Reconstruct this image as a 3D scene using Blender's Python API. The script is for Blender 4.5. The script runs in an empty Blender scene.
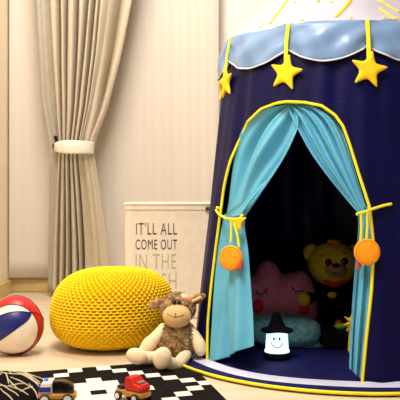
import bpy, bmesh, math, random
from math import sin, cos, pi, sqrt, radians as R, atan2
from mathutils import Vector, Matrix, noise

# ---------------------------------------------------------------- camera, light, exposure
scn = bpy.context.scene
COL = scn.collection
CAM_Z, F, HY = 0.547, 800.0, 190.0
cam_d = bpy.data.cameras.new('camera')
cam = bpy.data.objects.new('camera', cam_d)
COL.objects.link(cam)
cam.location = (0, 0, CAM_Z)
cam.rotation_euler = (R(90), 0, 0)
cam_d.sensor_width = 36
cam_d.lens = 72
cam_d.shift_y = -10 / 400
cam_d.clip_start = 0.05
scn.camera = cam

world = bpy.data.worlds.new('world')
scn.world = world
world.use_nodes = True
bg = world.node_tree.nodes['Background']
bg.inputs[0].default_value = (1.0, 0.96, 0.92, 1)
bg.inputs[1].default_value = 0.27

def area(name, loc, target, size, power, colr):
    l = bpy.data.lights.new(name, 'AREA')
    l.shape = 'DISK'
    l.size = size
    l.energy = power
    l.color = colr
    o = bpy.data.objects.new(name, l)
    COL.objects.link(o)
    o.location = loc
    o.rotation_euler = (Vector(target) - Vector(loc)).to_track_quat('-Z', 'Y').to_euler()
    return o
area('ceiling_light', (-0.35, 1.45, 2.36), (-0.35, 1.85, 0), 0.8, 48, (1.0, 0.95, 0.88))
area('back_wall_fill', (-0.45, 3.25, 2.36), (-0.45, 3.6, 0), 0.5, 20, (1.0, 0.95, 0.89))  # unseen extra lamp, added to brighten the back wall and curtains

scn.view_settings.view_transform = 'Standard'
scn.view_settings.look = 'None'
scn.view_settings.gamma = 1
scn.view_settings.exposure = 0.35

# ---------------------------------------------------------------- helpers
def P(px, py, d):
    return Vector(((px - 200) * d / F, d, CAM_Z + (HY - py) * d / F))
def G(px, py, z=0.0):
    d = (CAM_Z - z) * F / (py - HY)
    return Vector(((px - 200) * d / F, d, z))

def srgb(r, g, b):
    f = lambda c: c / 12.92 if c <= 0.04045 else ((c + 0.055) / 1.055) ** 2.4
    return (f(r / 255), f(g / 255), f(b / 255), 1)

def mat(name, rgb, rough=0.7, rgb2=None, scale=30, bump=0.0, bscale=None, sheen=0.0, metal=0.0,
        emit=None, estr=0.0, trans=0.0, coat=0.0, stretch=None, spec=None):
    m = bpy.data.materials.new(name)
    m.use_nodes = True
    nt = m.node_tree
    b = nt.nodes['Principled BSDF']
    b.inputs['Roughness'].default_value = rough
    b.inputs['Metallic'].default_value = metal
    b.inputs['Sheen Weight'].default_value = sheen
    b.inputs['Coat Weight'].default_value = coat
    if spec is not None:
        b.inputs['Specular IOR Level'].default_value = spec
    c1 = srgb(*rgb)
    c2 = srgb(*rgb2) if rgb2 else tuple([min(1, v * 0.9) for v in c1[:3]] + [1])
    tc = nt.nodes.new('ShaderNodeTexCoord')
    mp = nt.nodes.new('ShaderNodeMapping')
    if stretch:
        mp.inputs['Scale'].default_value = stretch
    nt.links.new(tc.outputs['Object'], mp.inputs[0])
    n = nt.nodes.new('ShaderNodeTexNoise')
    n.inputs['Scale'].default_value = scale
    n.inputs['Detail'].default_value = 4
    nt.links.new(mp.outputs[0], n.inputs['Vector'])
    r = nt.nodes.new('ShaderNodeValToRGB')
    r.color_ramp.elements[0].position = 0.35
    r.color_ramp.elements[1].position = 0.65
    r.color_ramp.elements[0].color = c2
    r.color_ramp.elements[1].color = c1
    nt.links.new(n.outputs['Fac'], r.inputs[0])
    nt.links.new(r.outputs[0], b.inputs['Base Color'])
    if bump:
        n2 = nt.nodes.new('ShaderNodeTexNoise')
        n2.inputs['Scale'].default_value = bscale or scale * 4
        n2.inputs['Detail'].default_value = 3
        nt.links.new(mp.outputs[0], n2.inputs['Vector'])
        bp = nt.nodes.new('ShaderNodeBump')
        bp.inputs['Strength'].default_value = bump
        bp.inputs['Distance'].default_value = 0.004
        nt.links.new(n2.outputs['Fac'], bp.inputs['Height'])
        nt.links.new(bp.outputs[0], b.inputs['Normal'])
    if emit:
        b.inputs['Emission Color'].default_value = srgb(*emit)
        b.inputs['Emission Strength'].default_value = estr
    if trans:
        t = nt.nodes.new('ShaderNodeBsdfTranslucent')
        nt.links.new(r.outputs[0], t.inputs[0])
        mx = nt.nodes.new('ShaderNodeMixShader')
        mx.inputs[0].default_value = trans
        nt.links.new(b.outputs[0], mx.inputs[1])
        nt.links.new(t.outputs[0], mx.inputs[2])
        nt.links.new(mx.outputs[0], nt.nodes['Material Output'].inputs[0])
    return m

M = {}
M['floor'] = mat('floor_laminate', (222, 204, 176), 0.36, (213, 193, 164), 6, stretch=(0.4, 3, 1))
M['wall'] = mat('wall_paint', (250, 244, 238), 0.9, (247, 240, 233), 3)
M['wall_side'] = mat('wall_paint_warm', (252, 236, 204), 0.9, (248, 230, 196), 3)
M['ceil'] = mat('ceiling_paint', (235, 228, 215), 0.9)
M['base'] = mat('baseboard_paint', (222, 194, 132), 0.5)
M['sheer'] = mat('sheer_fabric', (244, 235, 224), 0.95, (243, 233, 221), 40, trans=0.3, stretch=(6, 6, 0.2))
M['drape'] = mat('taupe_drape_fabric', (190, 177, 154), 0.8, (184, 170, 147), 60, bump=0.1, bscale=600)
M['drape_edge'] = mat('grey_drape_lining', (172, 165, 148), 0.85, (166, 158, 142), 50)
M['white_cloth'] = mat('white_cloth', (240, 230, 214), 0.85, (230, 220, 202), 50, bump=0.1)
M['black_metal'] = mat('black_metal', (30, 28, 26), 0.4, metal=0.6)
M['canvas'] = mat('canvas', (238, 226, 210), 0.9, (232, 218, 201), 40, bump=0.15, bscale=500)
M['ink_dark'] = mat('dark_green_ink', (30, 46, 38), 0.8)
M['ink_pale'] = mat('pale_green_ink', (186, 188, 152), 0.8)
M['navy_rod'] = mat('navy_rod', (24, 44, 92), 0.5)
M['yarn'] = mat('yellow_yarn', (255, 218, 2), 0.85, (252, 204, 0), 60, bump=0.3, bscale=700)
M['ball_red'] = mat('red_rubber', (205, 22, 28), 0.35, bump=0.1, bscale=500)
M['ball_white'] = mat('white_rubber', (240, 228, 208), 0.35, bump=0.1, bscale=500)
M['ball_blue'] = mat('blue_rubber', (18, 26, 112), 0.35, bump=0.1, bscale=500)
M['ball_seam'] = mat('black_seam', (16, 14, 20), 0.5)
M['navy'] = mat('navy_satin', (7, 5, 66), 0.42, (5, 4, 56), 8, spec=0.15)
M['navy_mat'] = mat('navy_mat_cloth', (18, 17, 84), 0.75, (14, 13, 70), 14, spec=0.2)
M['hem'] = mat('lilac_hem_satin', (202, 204, 226), 0.5, (188, 192, 220), 12)
M['valance'] = mat('pale_blue_satin', (120, 150, 192), 0.36, (108, 140, 186), 6, sheen=0.05)
M['valance_edge'] = mat('white_piping', (222, 226, 236), 0.6)
M['roof'] = mat('pale_roof_fabric', (178, 174, 188), 0.8, (168, 166, 182), 5)
M['yellow'] = mat('yellow_felt', (250, 208, 12), 0.8, (246, 196, 6), 40)
M['pipe'] = mat('yellow_piping', (248, 228, 20), 0.7)
M['orange'] = mat('orange_felt', (250, 164, 8), 0.85, (244, 148, 4), 60, bump=0.2)
M['orange2'] = mat('deep_orange_felt', (232, 132, 6), 0.85)
M['redfelt'] = mat('red_felt', (226, 70, 30), 0.85)
M['teal'] = mat('turquoise_satin', (104, 190, 222), 0.4, (92, 180, 216), 10, sheen=0.1, trans=0.12)
M['wool'] = mat('brown_wool', (198, 162, 114), 0.95, (118, 86, 50), 60, bump=0.3)
M['cream'] = mat('cream_plush', (246, 224, 186), 0.9, (240, 212, 170), 50, bump=0.15, bscale=500)
M['muzzle'] = mat('tan_plush', (226, 184, 128), 0.9, (216, 172, 114), 50, bump=0.15, bscale=500)
M['eye'] = mat('black_eye', (14, 11, 10), 0.15)
M['thread'] = mat('brown_thread', (96, 62, 34), 0.8)
M['bandana'] = mat('orange_dotted_cloth', (232, 112, 44), 0.9, (246, 222, 190), 120)
M['rug_black'] = mat('rug_black', (22, 17, 15), 0.95, (15, 12, 11), 80, bump=0.3, spec=0.1)
M['rug_white'] = mat('rug_white', (232, 222, 212), 0.95, (222, 210, 200), 80, bump=0.2)
M['throw'] = mat('black_textile', (15, 12, 12), 0.95, bump=0.4, bscale=200, spec=0.1)
M['strand'] = mat('white_yarn', (206, 188, 158), 0.9)
M['car_white'] = mat('white_paint_wood', (238, 232, 222), 0.35)
M['car_blue'] = mat('blue_paint_wood', (24, 40, 158), 0.3)
M['siren'] = mat('siren_blue', (70, 140, 226), 0.25)
M['wood'] = mat('beech_wood', (214, 160, 70), 0.5, (190, 134, 50), 20, stretch=(1, 6, 6))
M['wood_dark'] = mat('dark_wood', (96, 62, 26), 0.5, (60, 38, 18), 20)
M['tyre'] = mat('black_tyre', (22, 20, 20), 0.6)
M['truck_red'] = mat('red_paint_wood', (214, 30, 20), 0.35, (206, 26, 16), 20)
M['glassgrey'] = mat('grey_window_paint', (110, 104, 88), 0.3)
M['pinkplush'] = mat('pink_plush', (214, 122, 148), 0.95, (202, 110, 138), 40, bump=0.2, bscale=400)
M['pinklight'] = mat('light_pink_plush', (240, 150, 150), 0.95)
M['redplush'] = mat('red_plush', (226, 28, 34), 0.95)
M['blackthread'] = mat('black_thread', (24, 16, 22), 0.9)
M['bear'] = mat('yellow_plush', (228, 196, 40), 0.95, (214, 180, 30), 50, bump=0.2, bscale=400)
M['bear_snout'] = mat('pale_plush', (166, 136, 92), 0.95)
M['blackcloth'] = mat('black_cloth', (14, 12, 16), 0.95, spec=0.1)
M['mintplush'] = mat('teal_fleece', (136, 192, 186), 1.0, (96, 160, 160), 60, bump=0.9, bscale=140)
M['glow'] = mat('glowing_silicone', (225, 240, 250), 0.5, emit=(190, 228, 255), estr=1.3)
M['hat'] = mat('black_felt', (9, 8, 10), 0.9, spec=0.1)
M['limegreen'] = mat('lime_plastic', (130, 200, 40), 0.4)
M['toyred'] = mat('red_plastic', (214, 40, 30), 0.4)

def chain_loc(o):
    v = Vector((0, 0, 0))
    while o:
        v += o.location
        o = o.parent
    return v

class MB:
    def __init__(s):
        s.v = []; s.f = []; s.m = []; s.x = None
    def add(s, verts, faces, mi=0):
        k = len(s.v)
        for v in verts:
            v = Vector(v)
            s.v.append(s.x @ v if s.x else v)
        for f in faces:
            s.f.append([i + k for i in f]); s.m.append(mi)
    def grid(s, rows, mi=0, closed_u=False, closed_v=False):
        n = len(rows); k = len(rows[0])
        vs = [p for r in rows for p in r]; fs = []
        for i in range(n if closed_v else n - 1):
            for j in range(k if closed_u else k - 1):
                a = i * k + j; b = i * k + (j + 1) % k
                c = ((i + 1) % n) * k + (j + 1) % k; e = ((i + 1) % n) * k + j
                fs.append([a, b, c, e])
        s.add(vs, fs, mi)
    def ball(s, c, r, n=20, k=14, rot=None, mi=0, fn=None):
        c = Vector(c); r = Vector((r, r, r)) if not hasattr(r, '__len__') else Vector(r)
        vs = []; fs = []
        for i in range(k + 1):
            t = pi * i / k
            for j in range(n):
                a = 2 * pi * j / n
                u = Vector((sin(t) * cos(a), sin(t) * sin(a), cos(t)))
                p = Vector((u.x * r.x, u.y * r.y, u.z * r.z))
                if fn: p = p * fn(u)
                if rot: p = rot @ p
                vs.append(c + p)
        for i in range(k):
            for j in range(n):
                a = i * n + j; b = i * n + (j + 1) % n
                fs.append([a, a + n, b + n, b])
        s.add(vs, fs, mi)
    def tube(s, pts, rad, n=8, mi=0, closed=False, flat=None):
        pts = [Vector(p) for p in pts]; m = len(pts)
        rads = rad if hasattr(rad, '__len__') else [rad] * m
        rows = []; up = None
        for i in range(m):
            if closed:
                t = pts[(i + 1) % m] - pts[i - 1]
            else:
                t = pts[min(i + 1, m - 1)] - pts[max(i - 1, 0)]
            t.normalize()
            if up is None:
                up = Vector((0, 0, 1)) if abs(t.z) < 0.9 else Vector((0, 1, 0))
            sd = t.cross(up)
            if sd.length < 1e-6: sd = t.cross(Vector((1, 0.3, 0)))
            sd.normalize(); up = sd.cross(t).normalized()
            rows.append([pts[i] + (sd * cos(2 * pi * j / n) + up * sin(2 * pi * j / n)) * rads[i] for j in range(n)])
        if not closed:
            e0 = pts[0]; e1 = pts[-1]
            rows = [[e0.copy() for _ in range(n)]] + rows + [[e1.copy() for _ in range(n)]]
        s.grid(rows, mi, closed_u=True, closed_v=closed)
    def limb(s, pts, rads, n=14, mi=0, sub=5):
        """smooth tapering tube with round ends"""
        pts = [Vector(p) for p in pts]
        q = []; rr = []
        m = len(pts)
        for i in range(m - 1):
            p0 = pts[max(i - 1, 0)]; p1 = pts[i]; p2 = pts[i + 1]; p3 = pts[min(i + 2, m - 1)]
            for k in range(sub):
                t = k / sub
                q.append(0.5 * ((2 * p1) + (p2 - p0) * t + (2 * p0 - 5 * p1 + 4 * p2 - p3) * t * t + (3 * p1 - p0 - 3 * p2 + p3) * t ** 3))
                rr.append(rads[i] + (rads[i + 1] - rads[i]) * (t * t * (3 - 2 * t)))
        q.append(pts[-1]); rr.append(rads[-1])
        d0 = (q[0] - q[1]).normalized(); d1 = (q[-1] - q[-2]).normalized()
        a = [(q[0] + d0 * rads[0] * sin(x), rads[0] * cos(x)) for x in (1.5, 1.2, 0.9, 0.6, 0.3)]
        b = [(q[-1] + d1 * rads[-1] * sin(x), rads[-1] * cos(x)) for x in (0.3, 0.6, 0.9, 1.2, 1.5)]
        s.tube([x[0] for x in a] + q + [x[0] for x in b], [x[1] for x in a] + rr + [x[1] for x in b], n, mi)
    def lathe(s, prof, c=(0, 0, 0), n=32, mi=0, fn=None):
        c = Vector(c); rows = []
        for r, z in prof:
            rows.append([c + Vector((r * cos(2 * pi * j / n), r * sin(2 * pi * j / n), z)) for j in range(n)])
        if fn: rows = [[fn(p) for p in r] for r in rows]
        s.grid(rows, mi, closed_u=True)
    def pillow(s, outline, T, org, ax, az, rings=8, pw=2.0, ex=0.5, mi=0):
        """puffed shape from an outline in (x,z); ax/az unit vectors, thick along their normal"""
        org = Vector(org); ax = Vector(ax); az = Vector(az); nn = ax.cross(az)
        k = len(outline)
        cx = sum(p[0] for p in outline) / k; cz = sum(p[1] for p in outline) / k
        def row(t, sg):
            h = T * max(0.0, 1 - t ** pw) ** ex * sg
            return [org + ax * (cx + (p[0] - cx) * t) + az * (cz + (p[1] - cz) * t) + nn * h for p in outline]
        ts = [sin(pi / 2 * (i + 0.02) / rings) for i in range(rings)] + [1.0]
        rows = [row(t, 1) for t in ts] + [row(t, -1) for t in reversed(ts[:-1])]
        s.grid(rows, mi, closed_u=True)
    def rbox(s, c, size, bev=0.003, mi=0, seg=2):
        bm = bmesh.new()
        bmesh.ops.create_cube(bm, size=1)
        for v in bm.verts:
            v.co = Vector((v.co.x * size[0], v.co.y * size[1], v.co.z * size[2])) + Vector(c)
        bmesh.ops.bevel(bm, geom=bm.edges[:], offset=bev, segments=seg, affect='EDGES')
        bm.verts.index_update()
        s.add([v.co.copy() for v in bm.verts], [[v.index for v in f.verts] for f in bm.faces], mi)
        bm.free()
    def prism(s, poly, y0, y1, bev=0.0, mi=0, seg=2):
        """extrude polygon in (x,z) between y0 and y1"""
        bm = bmesh.new()
        vs = [bm.verts.new((p[0], y0, p[1])) for p in poly]
        f = bm.faces.new(vs)
        r = bmesh.ops.extrude_face_region(bm, geom=[f])
        for v in r['geom']:
            if isinstance(v, bmesh.types.BMVert): v.co.y = y1
        bmesh.ops.recalc_face_normals(bm, faces=bm.faces[:])
        if bev: bmesh.ops.bevel(bm, geom=bm.edges[:], offset=bev, segments=seg, affect='EDGES')
        bm.verts.index_update()
        s.add([v.co.copy() for v in bm.verts], [[v.index for v in f.verts] for f in bm.faces], mi)
        bm.free()
    def build(s, name, mats, parent=None, smooth=True, label=None, loc=None):
        me = bpy.data.meshes.new(name)
        o = bpy.data.objects.new(name, me)
        COL.objects.link(o)
        off = Vector((0, 0, 0))
        if parent:
            o.parent = parent; off = chain_loc(parent)
        elif loc is not None:
            o.location = loc; off = Vector(loc)
        me.from_pydata([v - off for v in s.v], [], s.f)
        if not isinstance(mats, (list, tuple)): mats = [mats]
        for m in mats: me.materials.append(m)
        me.polygons.foreach_set('material_index', s.m)
        me.polygons.foreach_set('use_smooth', [smooth] * len(s.f))
        bm = bmesh.new(); bm.from_mesh(me)
        bmesh.ops.remove_doubles(bm, verts=bm.verts[:], dist=1e-6)
        bmesh.ops.dissolve_degenerate(bm, edges=bm.edges[:], dist=1e-7)
        bmesh.ops.recalc_face_normals(bm, faces=bm.faces[:])
        bm.to_mesh(me); bm.free()
        if smooth:
            try: me.set_sharp_from_angle(angle=R(50))
            except Exception: pass
        me.update()
        if label: o['label'] = label
        return o

def thing(name, label, cat, loc, group=None):
    o = bpy.data.objects.new(name, None)
    o.empty_display_size = 0.05
    COL.objects.link(o); o.location = loc
    o['label'] = label; o['category'] = cat
    if group: o['group'] = group
    return o
def tag(o, label, cat, group=None, kind=None):
    o['label'] = label; o['category'] = cat
    if group: o['group'] = group
    if kind: o['kind'] = kind
    return o
def struct(o):
    o['kind'] = 'structure'; return o
def solidify(o, t, off=0):
    m = o.modifiers.new('thickness', 'SOLIDIFY'); m.thickness = t; m.offset = off
    return o
def lerp(a, b, t): return a + (b - a) * t
def interp(tab, x):
    if x <= tab[0][0]: return tab[0][1]
    for (a, p), (b, q) in zip(tab, tab[1:]):
        if x <= b: return p + (q - p) * (x - a) / (b - a)
    return tab[-1][1]

# ---------------------------------------------------------------- the room
XL, XR, YB, YF, HC = -1.02, 2.2, 4.3, -1.2, 2.42
b = MB(); b.rbox(((XL + XR) / 2, (YB + YF) / 2, -0.03), (XR - XL + 0.2, YB - YF + 0.2, 0.06), 0.001)
struct(b.build('floor', M['floor'], smooth=False))
b = MB(); b.rbox(((XL + XR) / 2, YB + 0.05, HC / 2), (XR - XL + 0.2, 0.1, HC), 0.001)
struct(b.build('wall_back', M['wall'], smooth=False))
b = MB(); b.rbox((XL - 0.05, (YB + YF) / 2, HC / 2), (0.1, YB - YF, HC), 0.001)
struct(b.build('wall_left', M['wall_side'], smooth=False))
b = MB(); b.rbox(((XL + XR) / 2, (YB + YF) / 2, HC + 0.03), (XR - XL + 0.2, YB - YF + 0.2, 0.06), 0.001)
struct(b.build('ceiling', M['ceil'], smooth=False))
b = MB(); b.rbox(((XL + XR) / 2, YB - 0.009, 0.035), (XR - XL, 0.018, 0.07), 0.004)
struct(b.build('baseboard_back', M['base'], smooth=False))
b = MB(); b.rbox((XL + 0.009, (YB + YF) / 2, 0.035), (0.018, YB - YF, 0.07), 0.004)
struct(b.build('baseboard_left', M['base'], smooth=False))

# ---------------------------------------------------------------- sheer curtains and drape
b = MB(); b.tube([(XL + 0.02, 4.235, 2.31), (1.4, 4.235, 2.31)], 0.012, 12)
rod = b.build('curtain_rod', M['black_metal'])
tag(rod, 'curtain rod above the window curtains along the back wall', 'curtain rod')

def sheer(x0, x1, y, z0, ph, label):
    rows = []
    nz, nx = 24, 160
    for i in range(nz + 1):
        z = lerp(z0, 2.3, i / nz)
        rw = []
        for j in range(nx + 1):
            x = lerp(x0, x1, j / nx)
            a = 0.0012 * sin(x * 52 + ph + 0.5 * sin(z * 1.3)) + 0.006 * sin(x * 15 + ph * 2 + 0.4 * z) + 0.001 * sin(x * 131 + z)
            rw.append((x, y + a, z))
        rows.append(rw)
    b = MB(); b.grid(rows)
    o = solidify(b.build('sheer_curtain', M['sheer']), 0.0015)
    tag(o, label, 'curtain', 'white sheer curtains on the back wall')
sheer(XL + 0.012, -0.775, 4.235, 0.085, 0.4, 'narrow white sheer curtain hanging in the left corner, left of the taupe drape')
sheer(-0.56, 0.10, 4.235, 0.02, 1.7, 'wide white sheer curtain hanging between the taupe drape and the tent')

dr = thing('window_drape', 'tall taupe drape gathered in at the waist by a white tieback band', 'curtain', (-0.63, 4.08, 0.0))
DL = [(-60, 48), (0, 50.5), (60, 53.5), (110, 57), (145, 59.5), (160, 58), (200, 56), (240, 54), (292, 52)]
DR = [(-60, 142), (0, 132), (60, 120), (110, 107), (140, 96), (150, 93.5), (160, 95), (190, 100), (240, 107), (292, 111)]
rows = []
dd = 4.03
VAL = [(0.085, 0.020, 0.06, 0), (0.20, 0.018, 0.08, 0), (0.325, 0.020, 0.09, 0), (0.445, 0.016, 0.08, 0), (0.545, 0.020, 0.09, 0), (0.61, 0.012, 0.04, 150), (0.845, 0.060, 0.09, 150), (0.70, 0.07, 0.02, 0)]
for i in range(121):
    y = lerp(-175, 291, i / 120)
    l = interp(DL, y); r = interp(DR, y)
    g = min(1, abs(y - 148) / 110)
    rw = []
    for j in range(241):
        u = j / 240
        val = 0.0
        for (uc, wd, dp, y0) in VAL:
            c_ = uc + 0.012 * sin(y * 0.018 + uc * 20)
            q_ = abs(u - c_) / (wd * lerp(0.75, 1.0, g))
            val += 1.3 * dp * math.exp(-q_ ** 1.3) * (min(1, max(0.15, (y0 - y) / 60)) if y0 else 1)
        rip = 0.006 * sin(2 * pi * 3.3 * u + 0.012 * y + 1)
        px = l + (r - l) * u
        bulge = 0.055 * sin(pi * u) ** 0.7 * (1 - 0.45 * g)
        f = -val * lerp(0.75, 1.0, g); amp = 1.0
        bulge += rip
        p = P(px, y, dd)
        rw.append(p + Vector((0, -f * amp - bulge, 0)))
    rows.append(rw)
b = MB(); b.grid(rows)
solidify(b.build('drape_panel', M['drape'], dr), 0.002)
# grey lining edge of the drape seen at its left
rows = []
for i in range(61):
    y = lerp(-175, 291, i / 60)
    l = interp([(-60, 34), (0, 36.5), (100, 42), (145, 50), (160, 50), (220, 49), (292, 48)], y)
    r = interp([(-60, 50), (0, 51), (100, 57), (145, 66), (160, 66), (220, 62), (292, 60)], y)
    rows.append([P(lerp(l, r, j / 24), y, dd + 0.055 + 0.004 * sin(j * 0.45)) for j in range(25)])
b = MB(); b.grid(rows)
solidify(b.build('drape_lining', M['drape_edge'], dr, label='grey drape lining edge'), 0.002)
# tieback band: an oval loop of white cloth
tb = MB(); rows = []
for k in range(9):
    t = k / 8
    rw = []
    for j in range(64):
        a = 2 * pi * j / 64
        cxp = 74.5
        hw = 19.5
        px = cxp + hw * cos(a)
        s_ = (1 - cos(a)) / 2     # left end narrows
        hh = lerp(6.0, 6.6, sin(pi * min(1, s_ * 1.0))) * (1 - 0.42 * max(0, -cos(a)) ** 3)
        yc = 148 + 0.4 * cos(a)
        q = P(px, yc + (t - 0.5) * 2 * hh, dd)
        q.y = dd - 0.01 - 0.085 * sin(a) - 0.004 * sin(pi * t)
        rw.append(q)
    rows.append(rw)
tb.grid(rows, closed_u=True)
o = solidify(tb.build('tieback_band', M['white_cloth'], dr, label='white tieback band'), 0.004)
b = MB()
b.tube([P(55, 151, 4.1), P(54, 148, 4.08), P(53.5, 145, 4.06), P(55.5, 143.5, 4.05), P(56.5, 140, 4.06), P(55.5, 137.5, 4.1), (P(55, 138, 4.1).x, 4.28, P(55, 138, 4.1).z)], 0.007, 8)
b.ball(P(55.5, 137.5, 4.06), 0.010)
h = b.build('curtain_hook', M['black_metal'])
tag(h, 'small black wall hook holding the white curtain tieback', 'hook')

# ---------------------------------------------------------------- canvas laundry hamper with lettering
HD = 3.40
c0 = P(124, 203.5, HD); c1 = P(227, 203.5, HD)
hx0, hx1, hz = c0.x, c1.x, c0.z
hm = thing('laundry_hamper', 'cream canvas laundry hamper with printed lettering behind the yellow pouf', 'laundry hamper', ((hx0 + hx1) / 2, HD + 0.14, 0))
def hamper_ring(z, ins, rc=0.03, n=8):
    x0, x1, y0, y1 = hx0 + ins, hx1 - ins, HD + ins, HD + 0.28 - ins
    pts = []
    for (cx, cy, a0) in ((x1 - rc, y0 + rc, -90), (x1 - rc, y1 - rc, 0), (x0 + rc, y1 - rc, 90), (x0 + rc, y0 + rc, 180)):
        for k in range(n + 1):
            a = R(a0 + 90 * k / n)
            pts.append(Vector((cx + rc * cos(a), cy + rc * sin(a), z)))
    return pts
rows = [hamper_ring(0.004, 0.03), hamper_ring(0.0041, 0.004)]
for i in range(21):
    z = lerp(0.005, hz, i / 20)
    rows.append(hamper_ring(z, 0.004 * (1 - i / 20)))
rows += [hamper_ring(hz, 0.006), hamper_ring(hz - 0.05, 0.007), hamper_ring(0.012, 0.01), hamper_ring(0.011, 0.12)]
b = MB(); b.grid(rows, closed_u=True)
b.build('canvas_body', M['canvas'], hm)
b = MB(); b.tube(hamper_ring(hz - 0.002, 0.0), 0.005, 8, closed=True)
b.build('rim_seam', M['canvas'], hm)
b = MB(); b.tube([p + Vector((0, -0.0035, 0)) for p in hamper_ring(hz - 0.026, 0.0)], 0.0012, 6, closed=True)
b.build('stitching', M['drape'], hm)
b = MB(); b.tube([P(205.5, 208.5, HD - 0.012), P(226, 208.5, HD - 0.012)], 0.009, 12)
b.build('handle_rod', M['navy_rod'], hm, label='navy blue rod')
def lettering(txt, px0, px1, py0, py1, mt, lab):
    cu = bpy.data.curves.new('lettering', 'FONT')
    cu.body = txt; cu.extrude = 0.0008 ; cu.resolution_u = 4; cu.offset = -0.005
    cu.space_character = 1.12
    o = bpy.data.objects.new('tmp_lettering', cu); COL.objects.link(o)
    dg = bpy.context.evaluated_depsgraph_get()
    me = bpy.data.meshes.new_from_object(o.evaluated_get(dg))
    bpy.data.objects.remove(o)
    xs = [v.co.x for v in me.vertices]; ys = [v.co.y for v in me.vertices]
    xa, xb, ya, yb = min(xs), max(xs), min(ys), max(ys)
    A = P(px0, py1, HD); B = P(px1, py0, HD)
    off = chain_loc(hm)
    for v in me.vertices:
        v.co = Vector((lerp(A.x, B.x, (v.co.x - xa) / (xb - xa)), HD + (0.0005 if v.co.z < 0 else -0.0012) + 0.004 * (1 - lerp(A.z, B.z, (v.co.y - ya) / (yb - ya)) / hz), lerp(A.z, B.z, (v.co.y - ya) / (yb - ya)))) - off
    me.materials.clear(); me.materials.append(mt); me.name = 'lettering'
    q = bpy.data.objects.new('lettering', me); COL.objects.link(q); q.parent = hm
    q['label'] = lab
lettering("IT'LL ALL", 136, 177, 222.5, 234.5, M['ink_dark'], 'dark green letters IT\'LL ALL')
lettering("COME OUT", 135.5, 177, 239.5, 249.5, M['ink_dark'], 'dark green letters COME OUT')
lettering("IN THE", 135.5, 176, 254, 269, M['ink_pale'], 'pale green letters IN THE')
lettering("WASH", 135.5, 176.5, 273, 289, M['ink_pale'], 'pale green letters WASH')

# ---------------------------------------------------------------- knitted pouf
PC = Vector((-0.3115, 2.80, 0)); PR = 0.210; PH = 0.276
NR, NS = 58, 60
prof = []
for i in range(2001):
    a = lerp(-pi / 2, pi / 2, i / 2000)
    ca, sa = max(0, cos(a)), sin(a)
    r = PR * ca ** 0.72
    z = PH * 0.48 + (PH * 0.52 if sa > 0 else PH * 0.48) * (abs(sa) ** 0.80) * (1 if sa > 0 else -1)
    prof.append((r, z, ca, sa))
cum = [0]
for p, q in zip(prof, prof[1:]): cum.append(cum[-1] + sqrt((p[0] - q[0]) ** 2 + (p[1] - q[1]) ** 2))
rows = []
ni, nj = NR * 5, NS * 8
pi_ = 0
for i in range(ni + 1):
    t = i / ni
    while pi_ < 1999 and cum[pi_ + 1] < t * cum[-1]: pi_ += 1
    r, z, ca, sa = prof[min(pi_, 2000)]
    if i == ni: r, z, ca, sa = prof[2000]
    if z > PH * 0.9: z -= 0.008 * max(0, 1 - r / 0.05) ** 2
    row = int(t * NR); dv = t * NR - row - 0.5
    fade = min(1, max(0, r - 0.02) / 0.10)
    rw = []
    for j in range(nj):
        th = 2 * pi * j / nj
        du = (j / nj * NS + (0.5 if row % 2 else 0)) % 1.0 - 0.5
        slot = math.exp(-abs(du / 0.30) ** 4 - abs(dv / 0.30) ** 4)
        hgt = (0.003 - 0.017 * slot) * fade
        wob = 0.003 * sin(3 * th + 1) * ca
        nl = sqrt(ca * ca + sa * sa) or 1
        rr = r + (hgt + wob) * ca
        rw.append(PC + Vector((rr * cos(th) + 0.030 * (z / PH - 0.5), rr * sin(th), max(0.0, z + hgt * sa))))
    rows.append(rw)
b = MB(); b.grid(rows, closed_u=True)
pf = b.build('knitted_pouf', M['yarn'], loc=PC)
tag(pf, 'round chunky knitted yellow pouf on the floor', 'pouf')

# ---------------------------------------------------------------- basketball
BR = 0.0967
BC = Vector((-0.617, 2.668, BR))
n_ax = Vector((0.072, -0.99, -0.11)).normalized()
n_out = Vector((-0.2, -0.97, 0.10)).normalized()
def zu(x): return 0.58 - 0.42 * (x - 0.25) ** 2
def zl(x): return 0.27 + 0.72 * (x - 0.59) + (1.6 * (x - 0.50) ** 2 if x > 0.50 else 0) + (6.0 * (x - 0.58) ** 2 if x > 0.58 else 0)
bmx = MB()
vs = []; NI, NJ = 120, 200
for i in range(NI + 1):
    t = pi * i / NI
    for j in range(NJ):
        a = 2 * pi * j / NJ
        vs.append(Vector((sin(t) * cos(a), sin(t) * sin(a), cos(t))))
fs = {0: [], 1: [], 2: []}
for i in range(NI):
    for j in range(NJ):
        f = [i * NJ + j, (i + 1) * NJ + j, (i + 1) * NJ + (j + 1) % NJ, i * NJ + (j + 1) % NJ]
        c = (vs[f[0]] + vs[f[1]] + vs[f[2]] + vs[f[3]]) / 4
        q = c.dot(n_ax)
        if q > 0.52:
            k = 2 if (zl(c.x) < c.z < zu(c.x)) else 1
        elif c.dot(n_out) > -0.05: k = 0
        elif q > -0.5: k = 1
        else: k = 2 if c.z < 0.3 * c.x else 1
        fs[k].append(f)
k0 = len(bmx.v)
bmx.add([BC + v * BR for v in vs], [])
for k in fs:
    for f in fs[k]: bmx.f.append(f); bmx.m.append(k)
ball = thing('basketball', 'red, white and blue basketball on the floor left of the yellow pouf', 'ball', (BC.x, BC.y, 0))
bmx.build('ball_shell', [M['ball_red'], M['ball_white'], M['ball_blue']], ball)
b = MB()
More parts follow.
